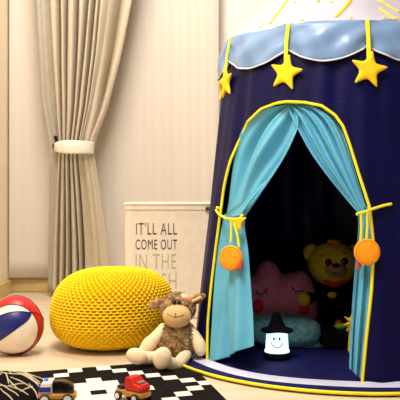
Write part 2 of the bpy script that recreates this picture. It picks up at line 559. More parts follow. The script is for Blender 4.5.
for q, nn in ((0.52, n_ax), (-0.05, n_out), (-0.5, n_ax)):
    rr = sqrt(1 - q * q)
    e1 = nn.orthogonal().normalized(); e2 = nn.cross(e1)
    b.tube([BC + BR * 1.0 * (nn * q + (e1 * cos(2 * pi * k / 90) + e2 * sin(2 * pi * k / 90)) * rr) for k in range(90)], 0.0018, 6, closed=True)
for fn in (zu, zl):
    pts = []
    for k in range(81):
        x = lerp(-0.9, 0.72, k / 80); z = fn(x)
        if x * x + z * z < 0.98:
            p = Vector((x, -sqrt(1 - x * x - z * z), z))
            if p.dot(n_ax) > 0.51: pts.append(BC + p * BR)
    b.tube(pts, 0.0018, 6)
pts = []
for (px, py) in ((32, 309.8), (35, 310.2), (38, 311.5), (41, 314), (43, 317.5), (43.8, 321)):
    x, z = (px - 15) / 29, (325 - py) / 29
    p = Vector((x, -sqrt(max(0, 1 - x * x - z * z)), z)).normalized()
    pts.append(BC + p * BR)
b.tube(pts, 0.0018, 6)
b.build('seams', M['ball_seam'], ball, label='black seams')

# ---------------------------------------------------------------- play tent
TC = Vector((0.475, 2.70, 0)); RB, RE, ZE = 0.50, 0.385, 1.035
tent = thing('play_tent', 'navy blue play tent with pale scalloped roof edge and open turquoise door curtains', 'tent', TC)
def rad(z): return RB + (RE - RB) * min(1, z / ZE) ** 0.9
def S(th, z, dr=0.0):
    r = rad(z) + dr
    return TC + Vector((r * sin(th), -r * cos(th), z))
def fold(th, z):
    return 0.006 * sin(9 * th + 0.7) * (1 - 0.5 * z) + 0.0035 * sin(23 * th + 3 * z) * (1 - 0.3 * z) + 0.0015 * sin(41 * th - 6 * z)
def on_tent(px, py, rfun=rad, zmax=1.036):
    """camera ray -> (angle, height) on the tent wall"""
    best = None; bd = 9
    for k in range(1600):
        d = 1.9 + k * 0.0006
        p = P(px, py, d)
        z = min(max(p.z, 0), zmax)
        q = p - TC; rr = sqrt(q.x ** 2 + q.y ** 2)
        e = rr - rfun(z)
        if abs(e) < bd:
            bd = abs(e); best = (atan2(q.x, -q.y), p.z)
        if e < 0: break
    return best
LP = [(207, 366), (209, 320), (212, 285), (216, 250), (219.5, 225), (225, 190), (232, 160), (238.5, 140), (248, 122), (262, 109), (275, 104), (288, 102)]
RP = [(362, 386), (366, 340), (371, 290), (373, 245), (369, 207), (361, 182), (354.5, 160), (349, 142), (343, 126), (335, 115), (322, 106), (305, 102.5), (288, 102)]
LT = sorted([(z, t) for t, z in [on_tent(*p) for p in LP]])
RT = sorted([(z, t) for t, z in [on_tent(*p) for p in RP]])
ZP = max(LT[-1][0], RT[-1][0])
TP = LT[-1][1]
LT[-1] = (ZP, TP); RT[-1] = (ZP, TP)
def thl(z): return TP if z >= ZP else interp(LT, z)
def thr(z): return TP if z >= ZP else interp(RT, z)
zs = [0.006 + (ZP - 0.10) * k / 40 for k in range(41)]
zs += [ZP - 0.094 + 0.094 * sin(pi / 2 * k / 26) for k in range(27)]
zs += [lerp(ZP + 0.004, ZE + 0.005, k / 8) for k in range(9)]
rows = []
NU = 300
for z in zs:
    a, c = thr(z), thl(z) + 2 * pi
    rw = []
    for j in range(NU + 1):
        th = lerp(a, c, j / NU)
        edge = min(1, min(j, NU - j) / 25)
        rw.append(S(th, z, fold(th, z)))
    rows.append(rw)
b = MB(); b.grid(rows)
solidify(b.build('tent_wall', M['navy'], tent), 0.003)
# yellow piping round the opening
def SF(t, z): return S(t, z, 0.003 + fold(t, z))
pts = [SF(thl(z), z) for z in zs if z < ZP] + [SF(TP, ZP)] + [SF(thr(z), z) for z in reversed(zs) if z < ZP]
b = MB(); b.tube(pts, 0.0045, 8)
b.build('door_piping', M['pipe'], tent, label='yellow door piping')

# roof
rp = [(0.0, 1.40), (0.02, 1.385), (0.06, 1.345), (0.12, 1.285), (0.20, 1.205), (0.28, 1.128), (0.33, 1.083), (0.372, 1.050), (RE + 0.008, ZE)]
tabz = sorted([(z, r) for r, z in rp])
def roof_r(z): return interp(tabz, z)
rprof = []
for k in range(61):
    z = lerp(1.40, ZE, (k / 60) ** 0.8); rprof.append((roof_r(z), z))
def rfold(p):
    q = p - TC; th = atan2(q.x, -q.y); r = sqrt(q.x ** 2 + q.y ** 2)
    k = 1 + 0.010 * cos(10 * (th + R(35.5))) * min(1, r / 0.2)
    return TC + Vector((q.x * k, q.y * k, q.z))
b = MB(); b.lathe(rprof, TC, 160, 0, rfold)
def on_roof(px, py):
    t, z = on_tent(px, py, lambda z: roof_r(max(z, ZE)) if z > ZE - 0.01 else 0.0, 1.40)
    return t, z
def roof_pt(t, z, dr):
    r = roof_r(z)
    p = rfold(TC + Vector((r * sin(t), -r * cos(t), z)))
    n = Vector((sin(t) * 0.6, -cos(t) * 0.6, 0.8))
    return p + n * dr
def roof_bar(p0, p1, w):
    (t0, z0), (t1, z1) = on_roof(*p0), on_roof(*p1)
    if z0 < ZE + 0.002: z0 = ZE + 0.002
    z1 = max(z1, ZE + 0.002)
    b.tube([roof_pt(lerp(t0, t1, k / 8), lerp(z0, z1, k / 8), 0.0) for k in range(9)], w, 6, 1)
roof_bar((287, 0), (270, 24), 0.0045)
roof_bar((263, 24), (256, 31), 0.003)
roof_bar((351, 0), (336, 17), 0.0055)
roof_bar((379, 0), (399, 12), 0.0045)
roof_bar((379, 8), (396, 19), 0.0045)
roof_bar((318, 2), (321, -8), 0.004)
for q in ((302, 21), (351, 18), (384, 18), (398, 18), (295, 3), (331, 2)):
    t, z = on_roof(*q)
    b.ball(roof_pt(t, max(z, ZE + 0.006), -0.001), 0.0055, 8, 6, mi=1)
for dt in (75, 115, 150, 190, 225):     # the same print round the back
    for (a0, a1, z0, z1) in ((0, 9, 1.22, 1.09), (14, 5, 1.15, 1.06)):
        b.tube([roof_pt(R(dt + lerp(a0, a1, k / 8)), lerp(z0, z1, k / 8), 0.0) for k in range(9)], 0.005, 6, 1)
b.build('roof', [M['roof'], M['yellow']], tent)

# scalloped valance
CU = [R(a) for a in (-71, -32.5, 1.0, 34, 70, 106, 142, 178, 214, 251)]
def scal(th):
    for k in range(10):
        a = CU[k]; e = CU[(k + 1) % 10] + (2 * pi if k == 9 else 0)
        for tt in (th, th + 2 * pi, th - 2 * pi):
            if a <= tt < e: return (tt - a) / (e - a), k
    return 0, 0
rows = []; edge = []
for i in range(15):
    v = i / 14
    rw = []
    for j in range(400):
        th = 2 * pi * j / 400
        t, k = scal(th)
        h = 0.074 + 0.043 * sin(pi * t) ** 0.85
        z = ZE + 0.002 - h * v
        flare = 0.014 * v + (0.010 * sin(pi * t) - 0.006) * v + 0.005 * sin(v * 3 + 14 * t + k) * v * (1 - 0.4 * v) + 0.010 * sin(pi * v) * (1 - abs(2 * t - 1)) + 0.0035 * sin(9 * t + 7 * v + 2 * k) * sin(pi * v) + 0.003 * sin(21 * t - 5 * v + k) * v
        r = RE + 0.009 + flare
        p = TC + Vector((r * sin(th), -r * cos(th), z))
        rw.append(p)
    rows.append(rw)
edge = rows[-1]
b = MB(); b.grid(rows, closed_u=True)
va = solidify(b.build('valance', M['valance'], tent, label='pale blue scalloped valance'), 0.002)
b = MB(); b.tube(edge, 0.0028, 6, closed=True)
b.build('valance_piping', M['valance_edge'], va, label='white edge piping')

# star pendants on ribbons
def star_outline(r0, r1, tilt=0.0, n=5, sub=6, rnd=0.0):
    pts = []
    for k in range(2 * n):
        a0 = pi / 2 + k * pi / n + tilt; a1 = a0 + pi / n
        ra, rb = (r0, r1) if k % 2 == 0 else (r1, r0)
        p = Vector((ra * cos(a0), ra * sin(a0))); q = Vector((rb * cos(a1), rb * sin(a1)))
        for s_ in range(sub):
            pts.append(tuple(p.lerp(q, s_ / sub)))
    for _ in range(2):
        m = len(pts)
        pts = [((pts[i - 1][0] + 2 * pts[i][0] + pts[(i + 1) % m][0]) / 4, (pts[i - 1][1] + 2 * pts[i][1] + pts[(i + 1) % m][1]) / 4) for i in range(m)]
    return pts
for k, th in enumerate(CU):
    tilt = [0.1, -0.21, -0.19, -0.1, 0.15, 0, 0.1, -0.1, 0.1, 0.25][k]
    rr = RE + 0.030
    low = [0.133, 0.134, 0.134, 0.135, 0.13, 0.13, 0.13, 0.13, 0.13, 0.128][k]
    nrm = Vector((sin(th), -cos(th), 0)); tx = Vector((cos(th), sin(th), 0))
    org = TC + nrm * rr + Vector((0, 0, ZE - low - 0.01))
    b = MB(); b.pillow(star_outline(0.060, 0.0250, tilt), 0.0065, org, tx, Vector((0, 0, 1)), rings=7, pw=5, ex=0.5)
    st = b.build('star_pendant', M['yellow'], tent, label='yellow felt star')
    b = MB()
    top = TC + nrm * (RE + 0.012) + Vector((0, 0, ZE + 0.003))
    mid = TC + nrm * (RE + 0.026) + Vector((0, 0, ZE - 0.055))
    end = org + Vector((0, 0, 0.030)) 
    for dx in (-0.0035, 0.0, 0.0035):
        b.tube([top + tx * dx, mid + tx * dx, end + tx * dx], 0.0026, 6)
    b.build('ribbon', M['pipe'], st)

# base hem and floor mat
rows = []
for (r, z) in ((0.496, 0.020), (0.503, 0.0195), (0.512, 0.0175), (0.522, 0.0145), (0.530, 0.013), (0.532, 0.0118), (0.518, 0.0118), (0.500, 0.0118), (0.490, 0.0118)):
    rw = []
    for j in range(200):
        th = 2 * pi * j / 200
        door = thl(0.02) - 0.02 < (th if th < pi else th - 2 * pi) < thr(0.02) + 0.02
        zz = z
        if door: zz = min(z, 0.019)
        rw.append(TC + Vector(((r + 0.004 * sin(7 * th)) * sin(th), -(r + 0.004 * sin(7 * th)) * cos(th), zz)))
    rows.append(rw)
b = MB(); b.grid(rows, closed_u=True)
b.build('base_hem', M['hem'], tent, label='pale lilac base hem')
def matr(th): return 0.586 + 0.006 * sin(3 * th + 1.0) - 0.018 * max(0, sin(th)) 
b = MB(); rows = []
for (k, z) in ((0.0, 0.0115), (0.3, 0.0116), (0.6, 0.0117), (0.8, 0.0116), (0.95, 0.0115), (1.0, 0.011), (1.0, 0.0065), (0.9, 0.006), (0, 0.006)):
    rows.append([TC + Vector((k * matr(2 * pi * j / 160) * sin(2 * pi * j / 160), -k * matr(2 * pi * j / 160) * cos(2 * pi * j / 160), z)) for j in range(160)])
b.grid(rows, closed_u=True)
fm = b.build('floor_mat', M['navy_mat'], tent)
b = MB()
b.tube([TC + Vector((matr(2 * pi * j / 160) * sin(2 * pi * j / 160), -matr(2 * pi * j / 160) * cos(2 * pi * j / 160), 0.0095)) for j in range(160)], 0.0048, 8, closed=True)
b.build('mat_piping', M['pipe'], fm, label='yellow mat piping')

# door curtains (hung just inside the opening edge, gathered by tiebacks)
def curtain_patch(edgeL, edgeR, nf, amp, depth, ph=0.0, nu=64, nv=70, mat_=None, parent=None, name='door_curtain', label=None):
    L = [on_tent(*p) for p in edgeL]; Q = [on_tent(*p) for p in edgeR]
    def along(tab, v):
        x = v * (len(tab) - 1); i = min(int(x), len(tab) - 2); f = x - i
        i0, i3 = max(i - 1, 0), min(i + 2, len(tab) - 1)
        o = []
        for c in (0, 1):
            p0, p1, p2, p3 = tab[i0][c], tab[i][c], tab[i + 1][c], tab[i3][c]
            o.append(0.5 * (2 * p1 + (p2 - p0) * f + (2 * p0 - 5 * p1 + 4 * p2 - p3) * f * f + (3 * p1 - p0 - 3 * p2 + p3) * f ** 3))
        return o
    rows = []
    for i in range(nv + 1):
        v = i / nv
        a = along(L, v); c = along(Q, v)
        rw = []
        for j in range(nu + 1):
            u = j / nu
            th = lerp(a[0], c[0], u); z = lerp(a[1], c[1], u)
            w = sin(2 * pi * nf * u + ph + 0.8 * sin(2.3 * u + 2 * v)) + 0.4 * sin(2 * pi * nf * 2.3 * u + 1 + 3 * v)
            rw.append(S(th, max(z, 0.016), -depth + amp(v) * w))
        rows.append(rw)
    b = MB(); b.grid(rows)
    o = b.build(name, mat_, parent, label=label)
    return solidify(o, 0.0015)
# left curtain, top part
lc = curtain_patch(
    [(288, 103), (262, 109.5), (249, 120), (240, 136), (233, 156), (226, 190), (221, 215)],
    [(290, 103), (297.5, 122), (293, 140), (284, 158), (272, 175), (255, 197), (240.5, 216.5)],
    2.1, lambda v: 0.002 + 0.018 * sin(pi * min(1, v * 1.1)) , 0.020, 0.3, mat_=M['teal'], parent=tent, label='left turquoise curtain, tied back')
curtain_patch(
    [(221, 214), (219, 228), (216, 252), (212.5, 290), (210, 325), (207, 363)],
    [(240, 216), (238, 228), (240.5, 250), (243.5, 285), (247, 320), (249, 347)],
    1.5, lambda v: 0.004 + 0.014 * v, 0.018, 1.2, mat_=M['teal'], parent=lc, name='curtain_tail')
curtain_patch(   # folded-over lower edge
    [(236, 205), (230, 212), (226, 217)],
    [(270, 178), (258, 193), (240, 216)],
    1.3, lambda v: 0.004 * sin(pi * v), 0.002, 0.8, nu=30, nv=20, mat_=M['teal'], parent=lc, name='curtain_fold')
rc_ = curtain_patch(
    [(287, 103), (289, 112), (297, 128), (310, 152), (325, 173), (343, 195), (358, 212)],
    [(290, 103), (316, 106), (333, 116), (343, 132), (351, 155), (360, 184), (367.5, 207)],
    3.4, lambda v: 0.002 + 0.011 * sin(pi * min(1, v * 1.05)), 0.014, 2.1, mat_=M['teal'], parent=tent, label='right turquoise curtain, tied back')
curtain_patch(
    [(358, 211), (359, 226), (357, 250), (354, 285), (351, 330), (349.5, 369)],
    [(369, 206), (372, 224), (372.5, 250), (370.5, 292), (365.5, 340), (361.5, 380)],
    2.2, lambda v: 0.003 + 0.006 * v, 0.013, 0.4, mat_=M['teal'], parent=rc_, name='curtain_tail')

# tiebacks with felt discs
def SP(px, py, dr): 
    t, z = on_tent(px, py); p = S(t, z, 0.0)
    return p + (Vector((0, 0, CAM_Z)) - p).normalized() * dr
def tieback(loop, strings, disc, rdisc, tip, redbit, label):
    b = MB(); b.tube([SP(*p) for p in loop], 0.0042, 8)
    t = b.build('tieback', M['pipe'], tent, label=label)
    b = MB()
    for s_ in strings: b.tube([SP(*p) for p in s_], 0.0036, 6)
    b.build('cord', M['pipe'], t)
    th, z = on_tent(*disc)
    n = Vector((sin(th) * 0.55, -1, 0.05)).normalized(); ax = Vector((0, 0, 1)).cross(n) * -1
    ax = Vector((-n.y, n.x, 0)).normalized(); az = ax.cross(n).normalized()
    if az.z < 0: az = -az
    o = SP(disc[0], disc[1], 0.026)
    b = MB(); b.pillow([(rdisc * cos(2 * pi * k / 40), rdisc * sin(2 * pi * k / 40)) for k in range(40)], 0.009, o, ax, az, rings=8, pw=4, ex=0.5)
    d = b.build('felt_disc', M['orange'], t, label='round orange felt disc')
    b = MB(); b.tube([o + ax * rdisc * 0.86 * cos(2 * pi * k / 40) + az * rdisc * 0.86 * sin(2 * pi * k / 40) + n * 0.0062 for k in range(40)], 0.0014, 6, closed=True)
    b.build('stitching', M['orange2'], d)
    b = MB()
    o2 = SP(*redbit) ; 
    b.pillow([(0.003, -0.015), (0.007, 0.0), (0.006, 0.013), (-0.003, 0.013), (-0.007, 0.0), (-0.004, -0.013)], 0.004, o2, ax, az, rings=4)
    b.build('felt_tag', M['redfelt'], t, label='red felt tag')
    if tip:
        o3 = SP(*tip)
        b = MB(); b.pillow([(-0.006, -0.020), (0.007, -0.019), (0.011, 0.004), (0.024, 0.018), (-0.016, 0.018), (-0.013, 0.0)], 0.004, o3, ax, az, rings=4)
        b.build('felt_tip', M['yellow'], t)
tieback([(219.5, 208.5, 0.006), (217, 207.5, 0.012), (216, 210, 0.014), (219, 214.5, 0.017), (226, 218.5, 0.022), (234, 219.5, 0.022), (239, 219, 0.018), (242, 216, 0.004), (243, 213, -0.02)],
        [[(231, 219, 0.022), (231.5, 230, 0.020), (231, 242, 0.020)], [(233, 219, 0.022), (237, 233, 0.014), (239.5, 247, 0.012)]],
        (231, 258), 0.0385, (239, 223.5, 0.016), (240, 265.5, 0.012), 'yellow tieback cord on the left curtain')
tieback([(391.5, 204, 0.008), (384, 205.5, 0.012), (374, 208.5, 0.018), (366, 211.5, 0.024), (359.5, 213, 0.022), (357, 214.5, 0.012), (357, 214.0, -0.02)],
        [[(367, 211.5, 0.024), (367.5, 226, 0.020), (366.5, 240, 0.020)], [(361, 213, 0.022), (361.5, 228, 0.018), (360.5, 242, 0.018)]],
        (367, 252), 0.0370, None, (359, 265, 0.008), 'yellow tieback cord on the right curtain')

# ---------------------------------------------------------------- toys in the tent
ZM = 0.0125
def smooth_closed(pts, sub=6):
    m = len(pts); out = []
    for i in range(m):
        p0, p1, p2, p3 = [Vector(pts[(i + k) % m]) for k in (-1, 0, 1, 2)]
        for k in range(sub):
            t = k / sub
            q = 0.5 * ((2 * p1) + (p2 - p0) * t + (2 * p0 - 5 * p1 + 4 * p2 - p3) * t * t + (3 * p1 - p0 - 3 * p2 + p3) * t ** 3)
            out.append((q.x, q.y))
    return out
# pink star pillow
SD = 2.885
so = P(276, 301, SD)
def sp2(px, py): q = P(px, py, SD) - so; return (q.x, q.z)
ol = [sp2(*p) for p in ((238, 300), (238, 284), (246, 277), (254, 275), (258, 266), (267, 260), (276, 264), (283, 274), (293, 272), (303, 271), (311, 280), (316, 296), (317, 318), (308, 336), (288, 340), (262, 340), (244, 336), (238, 318))]
star = thing('plush_star_pillow', 'pink plush star pillow with closed stitched eyes inside the tent', 'pillow', (so.x, SD, ZM))
b = MB(); T_S = 0.075
b.pillow(smooth_closed(ol), T_S, so, (1, 0, 0), (0, 0, 1), rings=14, pw=2.2, ex=0.55)
b.build('pillow_body', M['pinkplush'], star)
k_ = len(smooth_closed(ol)); so_c = Vector((sum(p[0] for p in smooth_closed(ol)) / k_, sum(p[1] for p in smooth_closed(ol)) / k_))
def star_front(px, py, out=0.002):
    x, z = sp2(px, py)
    dv = Vector((x, z)) - so_c
    best = 1.0
    ang = atan2(dv.y, dv.x)
    rb = 0.1
    for p in smooth_closed(ol):
        e = Vector(p) - so_c
        if abs((atan2(e.y, e.x) - ang + pi) % (2 * pi) - pi) < 0.12: rb = e.length
    t = min(0.98, dv.length / rb)
    q = P(px, py, SD)
    y = SD - T_S * (1 - t ** 2.2) ** 0.55 - out
    return Vector((q.x * y / SD, y, CAM_Z + (q.z - CAM_Z) * y / SD))
def arc(p0, pm, p1, n=9):
    out = []
    for k in range(n):
        t = k / (n - 1)
        out.append(((1 - t) ** 2 * p0[0] + 2 * t * (1 - t) * pm[0] + t * t * p1[0], (1 - t) ** 2 * p0[1] + 2 * t * (1 - t) * pm[1] + t * t * p1[1]))
    return out
for (a_, m_, c_) in (((255.5, 290), (260, 299), (267.5, 288.5)), ((292, 286), (297, 295), (303.5, 290))):
    b = MB(); pts = arc(a_, m_, c_)
    b.tube([star_front(*p) for p in pts], 0.0018, 6)
    for k in (1, 3, 5, 7):
        p = pts[k]; b.tube([star_front(*p), star_front(p[0] + (k - 4) * 0.5, p[1] + 3)], 0.0013, 5)
    b.build('closed_eye', M['blackthread'], star, label='black stitched closed eye')
for (cx, cy) in ((258.5, 306), (303, 308)):
    b = MB(); b.ball(star_front(cx, cy, 0.0), (0.0215, 0.010, 0.0235), 20, 12)
    b.build('cheek', M['redplush'], star, label='round red cheek')
# teddy bear
BD = 2.97
bear = thing('teddy_bear', 'yellow teddy bear in black clothes sitting inside the tent', 'toy bear', (P(333, 300, BD).x, BD, ZM))
k = BD / F
hc = P(333, 264, BD)
b = MB(); b.ball(hc, (25.5 * k, 22 * k, 22 * k), 28, 20)
hd = b.build('head', M['bear'], bear)
for ex in (311.5, 354.5):
    b = MB(); b.ball(P(ex, 253, BD + 0.02), (8.5 * k, 5 * k, 9 * k)); b.build('ear', M['bear'], hd)
b = MB(); b.ball(P(334, 243, BD), (7 * k, 6 * k, 3.5 * k)); b.ball(P(330, 242, BD), (3 * k, 3 * k, 2.5 * k)); b.build('hair_tuft', M['orange'], hd)
b = MB(); b.ball(P(336, 270, BD - 20 * k), (11 * k, 7 * k, 7.5 * k)); b.build('snout', M['bear_snout'], hd)
b = MB(); b.ball(P(336, 265.5, BD - 26.5 * k), (3.2 * k, 2 * k, 2.2 * k), 12, 8); b.build('nose', M['eye'], hd)
b = MB(); b.tube([P(x, y, BD - 26.8 * k) for x, y in ((331, 272.5), (333.5, 274.5), (336, 272.5), (338.5, 274.5), (341, 272.5))], 0.002, 6); b.build('mouth', M['blackthread'], hd)
for ex, ey in ((328.5, 262.5), (344.5, 261.5)):
    b = MB(); b.ball(P(ex, ey, BD - 21.0 * k), (3.4 * k, 2.2 * k, 3.6 * k), 14, 10); b.build('eye', M['eye'], hd)
for pts in (((321, 256.5), (323.5, 255)), ((343, 252.5), (346, 253.5))):
    b = MB(); b.tube([P(x, y, BD - 18.5 * k) for x, y in pts], 0.0022, 6); b.build('eyebrow', M['blackthread'], hd)
b = MB(); b.ball(P(334, 310, BD), (21 * k, 18 * k, 30 * k), 24, 18); bd_ = b.build('body', M['blackcloth'], bear)
b = MB(); b.limb([P(325, 281, BD - 15 * k), P(334, 285, BD - 19 * k), P(345, 281, BD - 15 * k)], [0.006, 0.009, 0.006]); b.build('scarf', M['redplush'], bear, label='red neck scarf')
b = MB(); b.ball(P(332, 295, BD - 18.5 * k), (4.4 * k, 1.2 * k, 3.2 * k)); b.build('badge', M['bear'], bd_, label='yellow oval badge')
for sgn, sx in ((-1, 318), (1, 351)):
    b = MB(); b.limb([P(sx, 291, BD), P(sx + sgn * 5, 296, BD - 0.05), P(sx + sgn * 9, 298, BD - 0.12)], [0.028, 0.026, 0.022])
    am = b.build('arm', M['blackcloth'], bear)
    b = MB(); b.ball(P(sx + sgn * 14, 299, BD - 0.145), (6.3 * k, 6 * k, 6.6 * k))
    b.build('paw', M['bear'], am, label='yellow paw')
    b = MB(); b.limb([P(sx + sgn * 2, 329, BD - 0.03), P(sx + sgn * 5, 333, BD - 0.10)], [0.034, 0.032])
    lg = b.build('leg', M['blackcloth'], bear)
    b = MB(); b.ball(P(sx + sgn * 5, 333, BD - 0.115) , (0.032, 0.024, 0.036)); b.build('foot', M['bear'], lg)
# teal cushion
CD = 2.745
cc = P(284, 337, CD); k = CD / F
cu = MB()
def cfn(u):
    s_ = (abs(u.x) ** 2.6 + abs(u.z) ** 2.6 + abs(u.y) ** 2.6) ** (-1 / 2.6)
    return s_ * (1 + 0.03 * noise.noise(u * 4))
cu.ball((cc.x, CD, ZM + 0.053), (37 * k, 0.062, 0.055), 60, 40, Matrix.Rotation(R(3), 3, 'Y'), fn=cfn)
cu.limb([P(306, 341, CD), P(315, 345, CD), P(322, 347, CD)], [0.034, 0.022, 0.007])
co = cu.build('fleece_cushion', M['mintplush'], loc=(cc.x, CD, ZM))
tag(co, 'fluffy pale teal cushion lying behind the glowing lamp', 'cushion')
# night lamp
LD = 2.545; k = LD / F
lx = P(277, 340, LD).x
lamp = thing('night_lamp', 'glowing white night lamp with smiling face and black witch hat', 'lamp', (lx, LD, ZM))
zb = P(277, 351.5, LD).z
b = MB(); b.lathe([(0, ZM), (13.5 * k, ZM), (14 * k, ZM + 0.004), (13.6 * k, zb - 0.004), (12.6 * k, zb), (0, zb)], (lx, LD, 0), 32)
b.build('lamp_base', M['hat'], lamp)
zt = P(277, 331, LD).z
b = MB(); b.lathe([(0, zb), (12.4 * k, zb), (12.6 * k, zb + 0.004), (11.7 * k, zb + 0.009), (11.2 * k, (zb + zt) / 2), (10.6 * k, zt - 0.01), (9.8 * k, zt), (0, zt + 0.003)], (lx, LD, 0), 36)
lb = b.build('lamp_shade', M['glow'], lamp, label='glowing white lamp shade')
def lampf(px, py, out):
    z = P(px, py, LD).z; x = P(px, py, LD).x - lx
    r = lerp(11.9, 10.7, (z - zb) / (zt - zb)) * k
    return Vector((lx + x, LD - sqrt(max(0, r * r - x * x)) - out, z))
for ex in (273, 278.6):
    b = MB(); b.ball(lampf(ex, 337, 0.0), (0.0030, 0.002, 0.0055), 12, 8); b.build('eye', M['eye'], lb)
b = MB(); b.tube([lampf(*p, 0.0003) for p in arc((270, 341), (276, 350), (282, 341), 13)], 0.0014, 6); b.build('smile', M['eye'], lb)
def hatfn(p):
    t = max(0, (p.z - zt) / (P(277, 312, LD).z - zt))
    return Vector((p.x - 0.004 * t * t, p.y, p.z + 0.003 * sin(3 * atan2(p.y - LD, p.x - lx)) * min(1, sqrt((p.x - lx) ** 2 + (p.y - LD) ** 2) / 0.05) * (1 if t < 0.1 else 0)))
zz = lambda y: P(277, y, LD).z
b = MB(); b.lathe([(9.9 * k, zt - 0.001), (14 * k, zt - 0.001), (16.2 * k, zz(330.2)), (16.0 * k, zz(329)), (12 * k, zz(328)), (9.2 * k, zz(327)), (7.8 * k, zz(324)), (6.0 * k, zz(320)), (4.6 * k, zz(316)), (3.6 * k, zz(313.5)), (1.8 * k, zz(312.2)), (0, zz(312))], (lx, LD, 0), 40, 0, hatfn)
b.build('witch_hat', M['hat'], lamp, label='black witch hat')
# small toys right of the bear
gd = 2.72
b = MB(); b.rbox(P(340, 326, gd) * 1.0, (0.040, 0.036, 0.018), 0.007, seg=3)
for v in b.v: v.z += 0
g = b.build('toy_block', M['limegreen'])
blk = P(340, 326, gd)
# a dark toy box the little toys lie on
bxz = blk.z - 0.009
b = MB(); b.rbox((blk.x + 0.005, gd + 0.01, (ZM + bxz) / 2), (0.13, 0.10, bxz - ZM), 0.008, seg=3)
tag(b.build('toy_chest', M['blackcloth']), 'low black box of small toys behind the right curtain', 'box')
tag(g, 'small rounded lime green block lying near the right curtain', 'toy')
b = MB(); b.ball((blk.x + 0.002, gd + 0.035, bxz + 0.013), (0.013, 0.013, 0.013)); o = b.build('toy_ball', M['toyred'])
tag(o, 'tiny red ball behind the lime green block in the tent', 'toy')
b = MB(); yy = 2.60; yo = P(351, 322, yy)
hand = [P(x, y, yy) - yo for x, y in ((343, 325), (348, 321.5), (344, 316.5), (350, 317.5), (352, 313), (358, 316), (360, 326), (356, 333), (346, 331), (349, 327.5))]
b.pillow(smooth_closed([(p.x, p.z) for p in hand], 4), 0.012, yo, (1, 0, 0), (0, 0, 1), rings=6)
b.limb([P(353, 331, yy), (yo.x + 0.004, yy, ZM + 0.015)], [0.013, 0.015])
o = b.build('toy_figure', M['yellow'], loc=(yo.x, yy, ZM))
tag(o, 'small yellow toy with pointed fingers peeking from behind the right curtain', 'toy')

# ---------------------------------------------------------------- plush sheep
random.seed(5)
SX = P(176, 340, 2.53).x
sheep = thing('plush_sheep', 'brown woolly plush sheep sitting against the pouf and tent', 'toy sheep', (SX, 2.53, 0.0))
k = 2.53 / F
def curls(b, c, rx, n, rmin, rmax, keep=None):
    """woolly curls over an ellipsoid"""
    c = Vector(c)
    for i in range(n):
        zc = 1 - 2 * (i + 0.5) / n; a = i * 2.399963
        u = Vector((sqrt(1 - zc * zc) * cos(a), sqrt(1 - zc * zc) * sin(a), zc))
        if keep and not keep(u): continue
        p = c + Vector((u.x * rx[0], u.y * rx[1], u.z * rx[2]))
        nrm = Vector((u.x / rx[0], u.y / rx[1], u.z / rx[2])).normalized()
        t1 = nrm.orthogonal().normalized(); t2 = nrm.cross(t1)
        ph = random.uniform(0, 6.28); rr = random.uniform(rmin, rmax)
        pts = [p + (t1 * cos(ph + q * 1.1) + t2 * sin(ph + q * 1.1)) * rr * (1 - 0.08 * q) + nrm * (0.001 * q - 0.001) for q in range(6)]
        if min(q.z for q in pts) < 0.002: continue
        b.tube(pts, [0.0016, 0.0022, 0.0022, 0.0022, 0.002, 0.001], 5)
bc = Vector((SX + 1 * k, 2.54, 0.070)); br = (20.0 * k, 0.055, 0.066)
b = MB(); b.ball(bc, br, 32, 22, fn=lambda u: 1 + 0.05 * noise.noise(u * 5))
b.limb([bc + Vector((0, 0, 0.05)), P(177, 320, 2.54)], [0.036, 0.032])
curls(b, bc, (br[0] * 1.02, br[1] * 1.02, br[2] * 1.02), 420, 0.004, 0.0065)
b.build('woolly_body', M['wool'], sheep)
hcn = P(178, 308, 2.545)
b = MB(); b.ball(hcn, (17 * k, 15 * k, 15 * k), 28, 20)
curls(b, hcn, (17.3 * k, 15.3 * k, 15.3 * k), 260, 0.003, 0.005)
hd = b.build('head', M['wool'], sheep)
mz = P(177, 315.5, 2.505)
b = MB(); b.ball(mz, (14.3 * k, 11 * k, 11.6 * k), 30, 20, fn=lambda u: 1 + 0.05 * max(0, -u.z) - 0.04 * max(0, u.z))
mzo = b.build('muzzle', M['muzzle'], hd, label='smooth tan muzzle')
b = MB()
def mzp(px, py):
    q = P(px, py, 2.505); dx = (q.x - mz.x) / (14.3 * k); dz = (q.z - mz.z) / (11.6 * k)
    y = mz.y - 11 * k * sqrt(max(0.02, 1 - dx * dx - dz * dz)) * (1 + 0.03 * max(0, -dz)) - 0.0004
    s_ = y / 2.505
    return Vector((q.x * s_, y, CAM_Z + (q.z - CAM_Z) * s_))
b.tube([mzp(175.5, 313), mzp(175, 316), mzp(174.5, 320)], 0.0011, 6)
b.tube([mzp(*p) for p in arc((167, 314), (175, 319.5), (184, 314.5), 11)], 0.0007, 6)
b.build('stitched_mouth', M['thread'], mzo)
for ex in (174.5, 179.3):
    b = MB(); b.ball(P(ex, 302.3, 2.50), (2.0 * k, 1.6 * k, 2.4 * k), 12, 10); b.build('eye', M['eye'], hd)
b = MB(); b.ball(P(186, 298, 2.53), (6.5 * k, 7 * k, 4.2 * k), 20, 14, Matrix.Rotation(R(28), 3, 'Y')); b.build('head_patch', M['bandana'], hd, label='orange dotted patch')
def ear(pts, rads, nm='ear'):
    b = MB(); b.limb(pts, rads, 14)
    c = b.v
    for v in c: v.y = 2.54 + (v.y - 2.54) * 0.5
    e = b.build(nm, M['wool'], hd)
    return e
ear([P(166, 302, 2.54), P(160, 303, 2.54), P(155, 304.5, 2.54), P(151, 306.5, 2.54)], [3.4 * k, 5.6 * k, 5.4 * k, 3.4 * k])
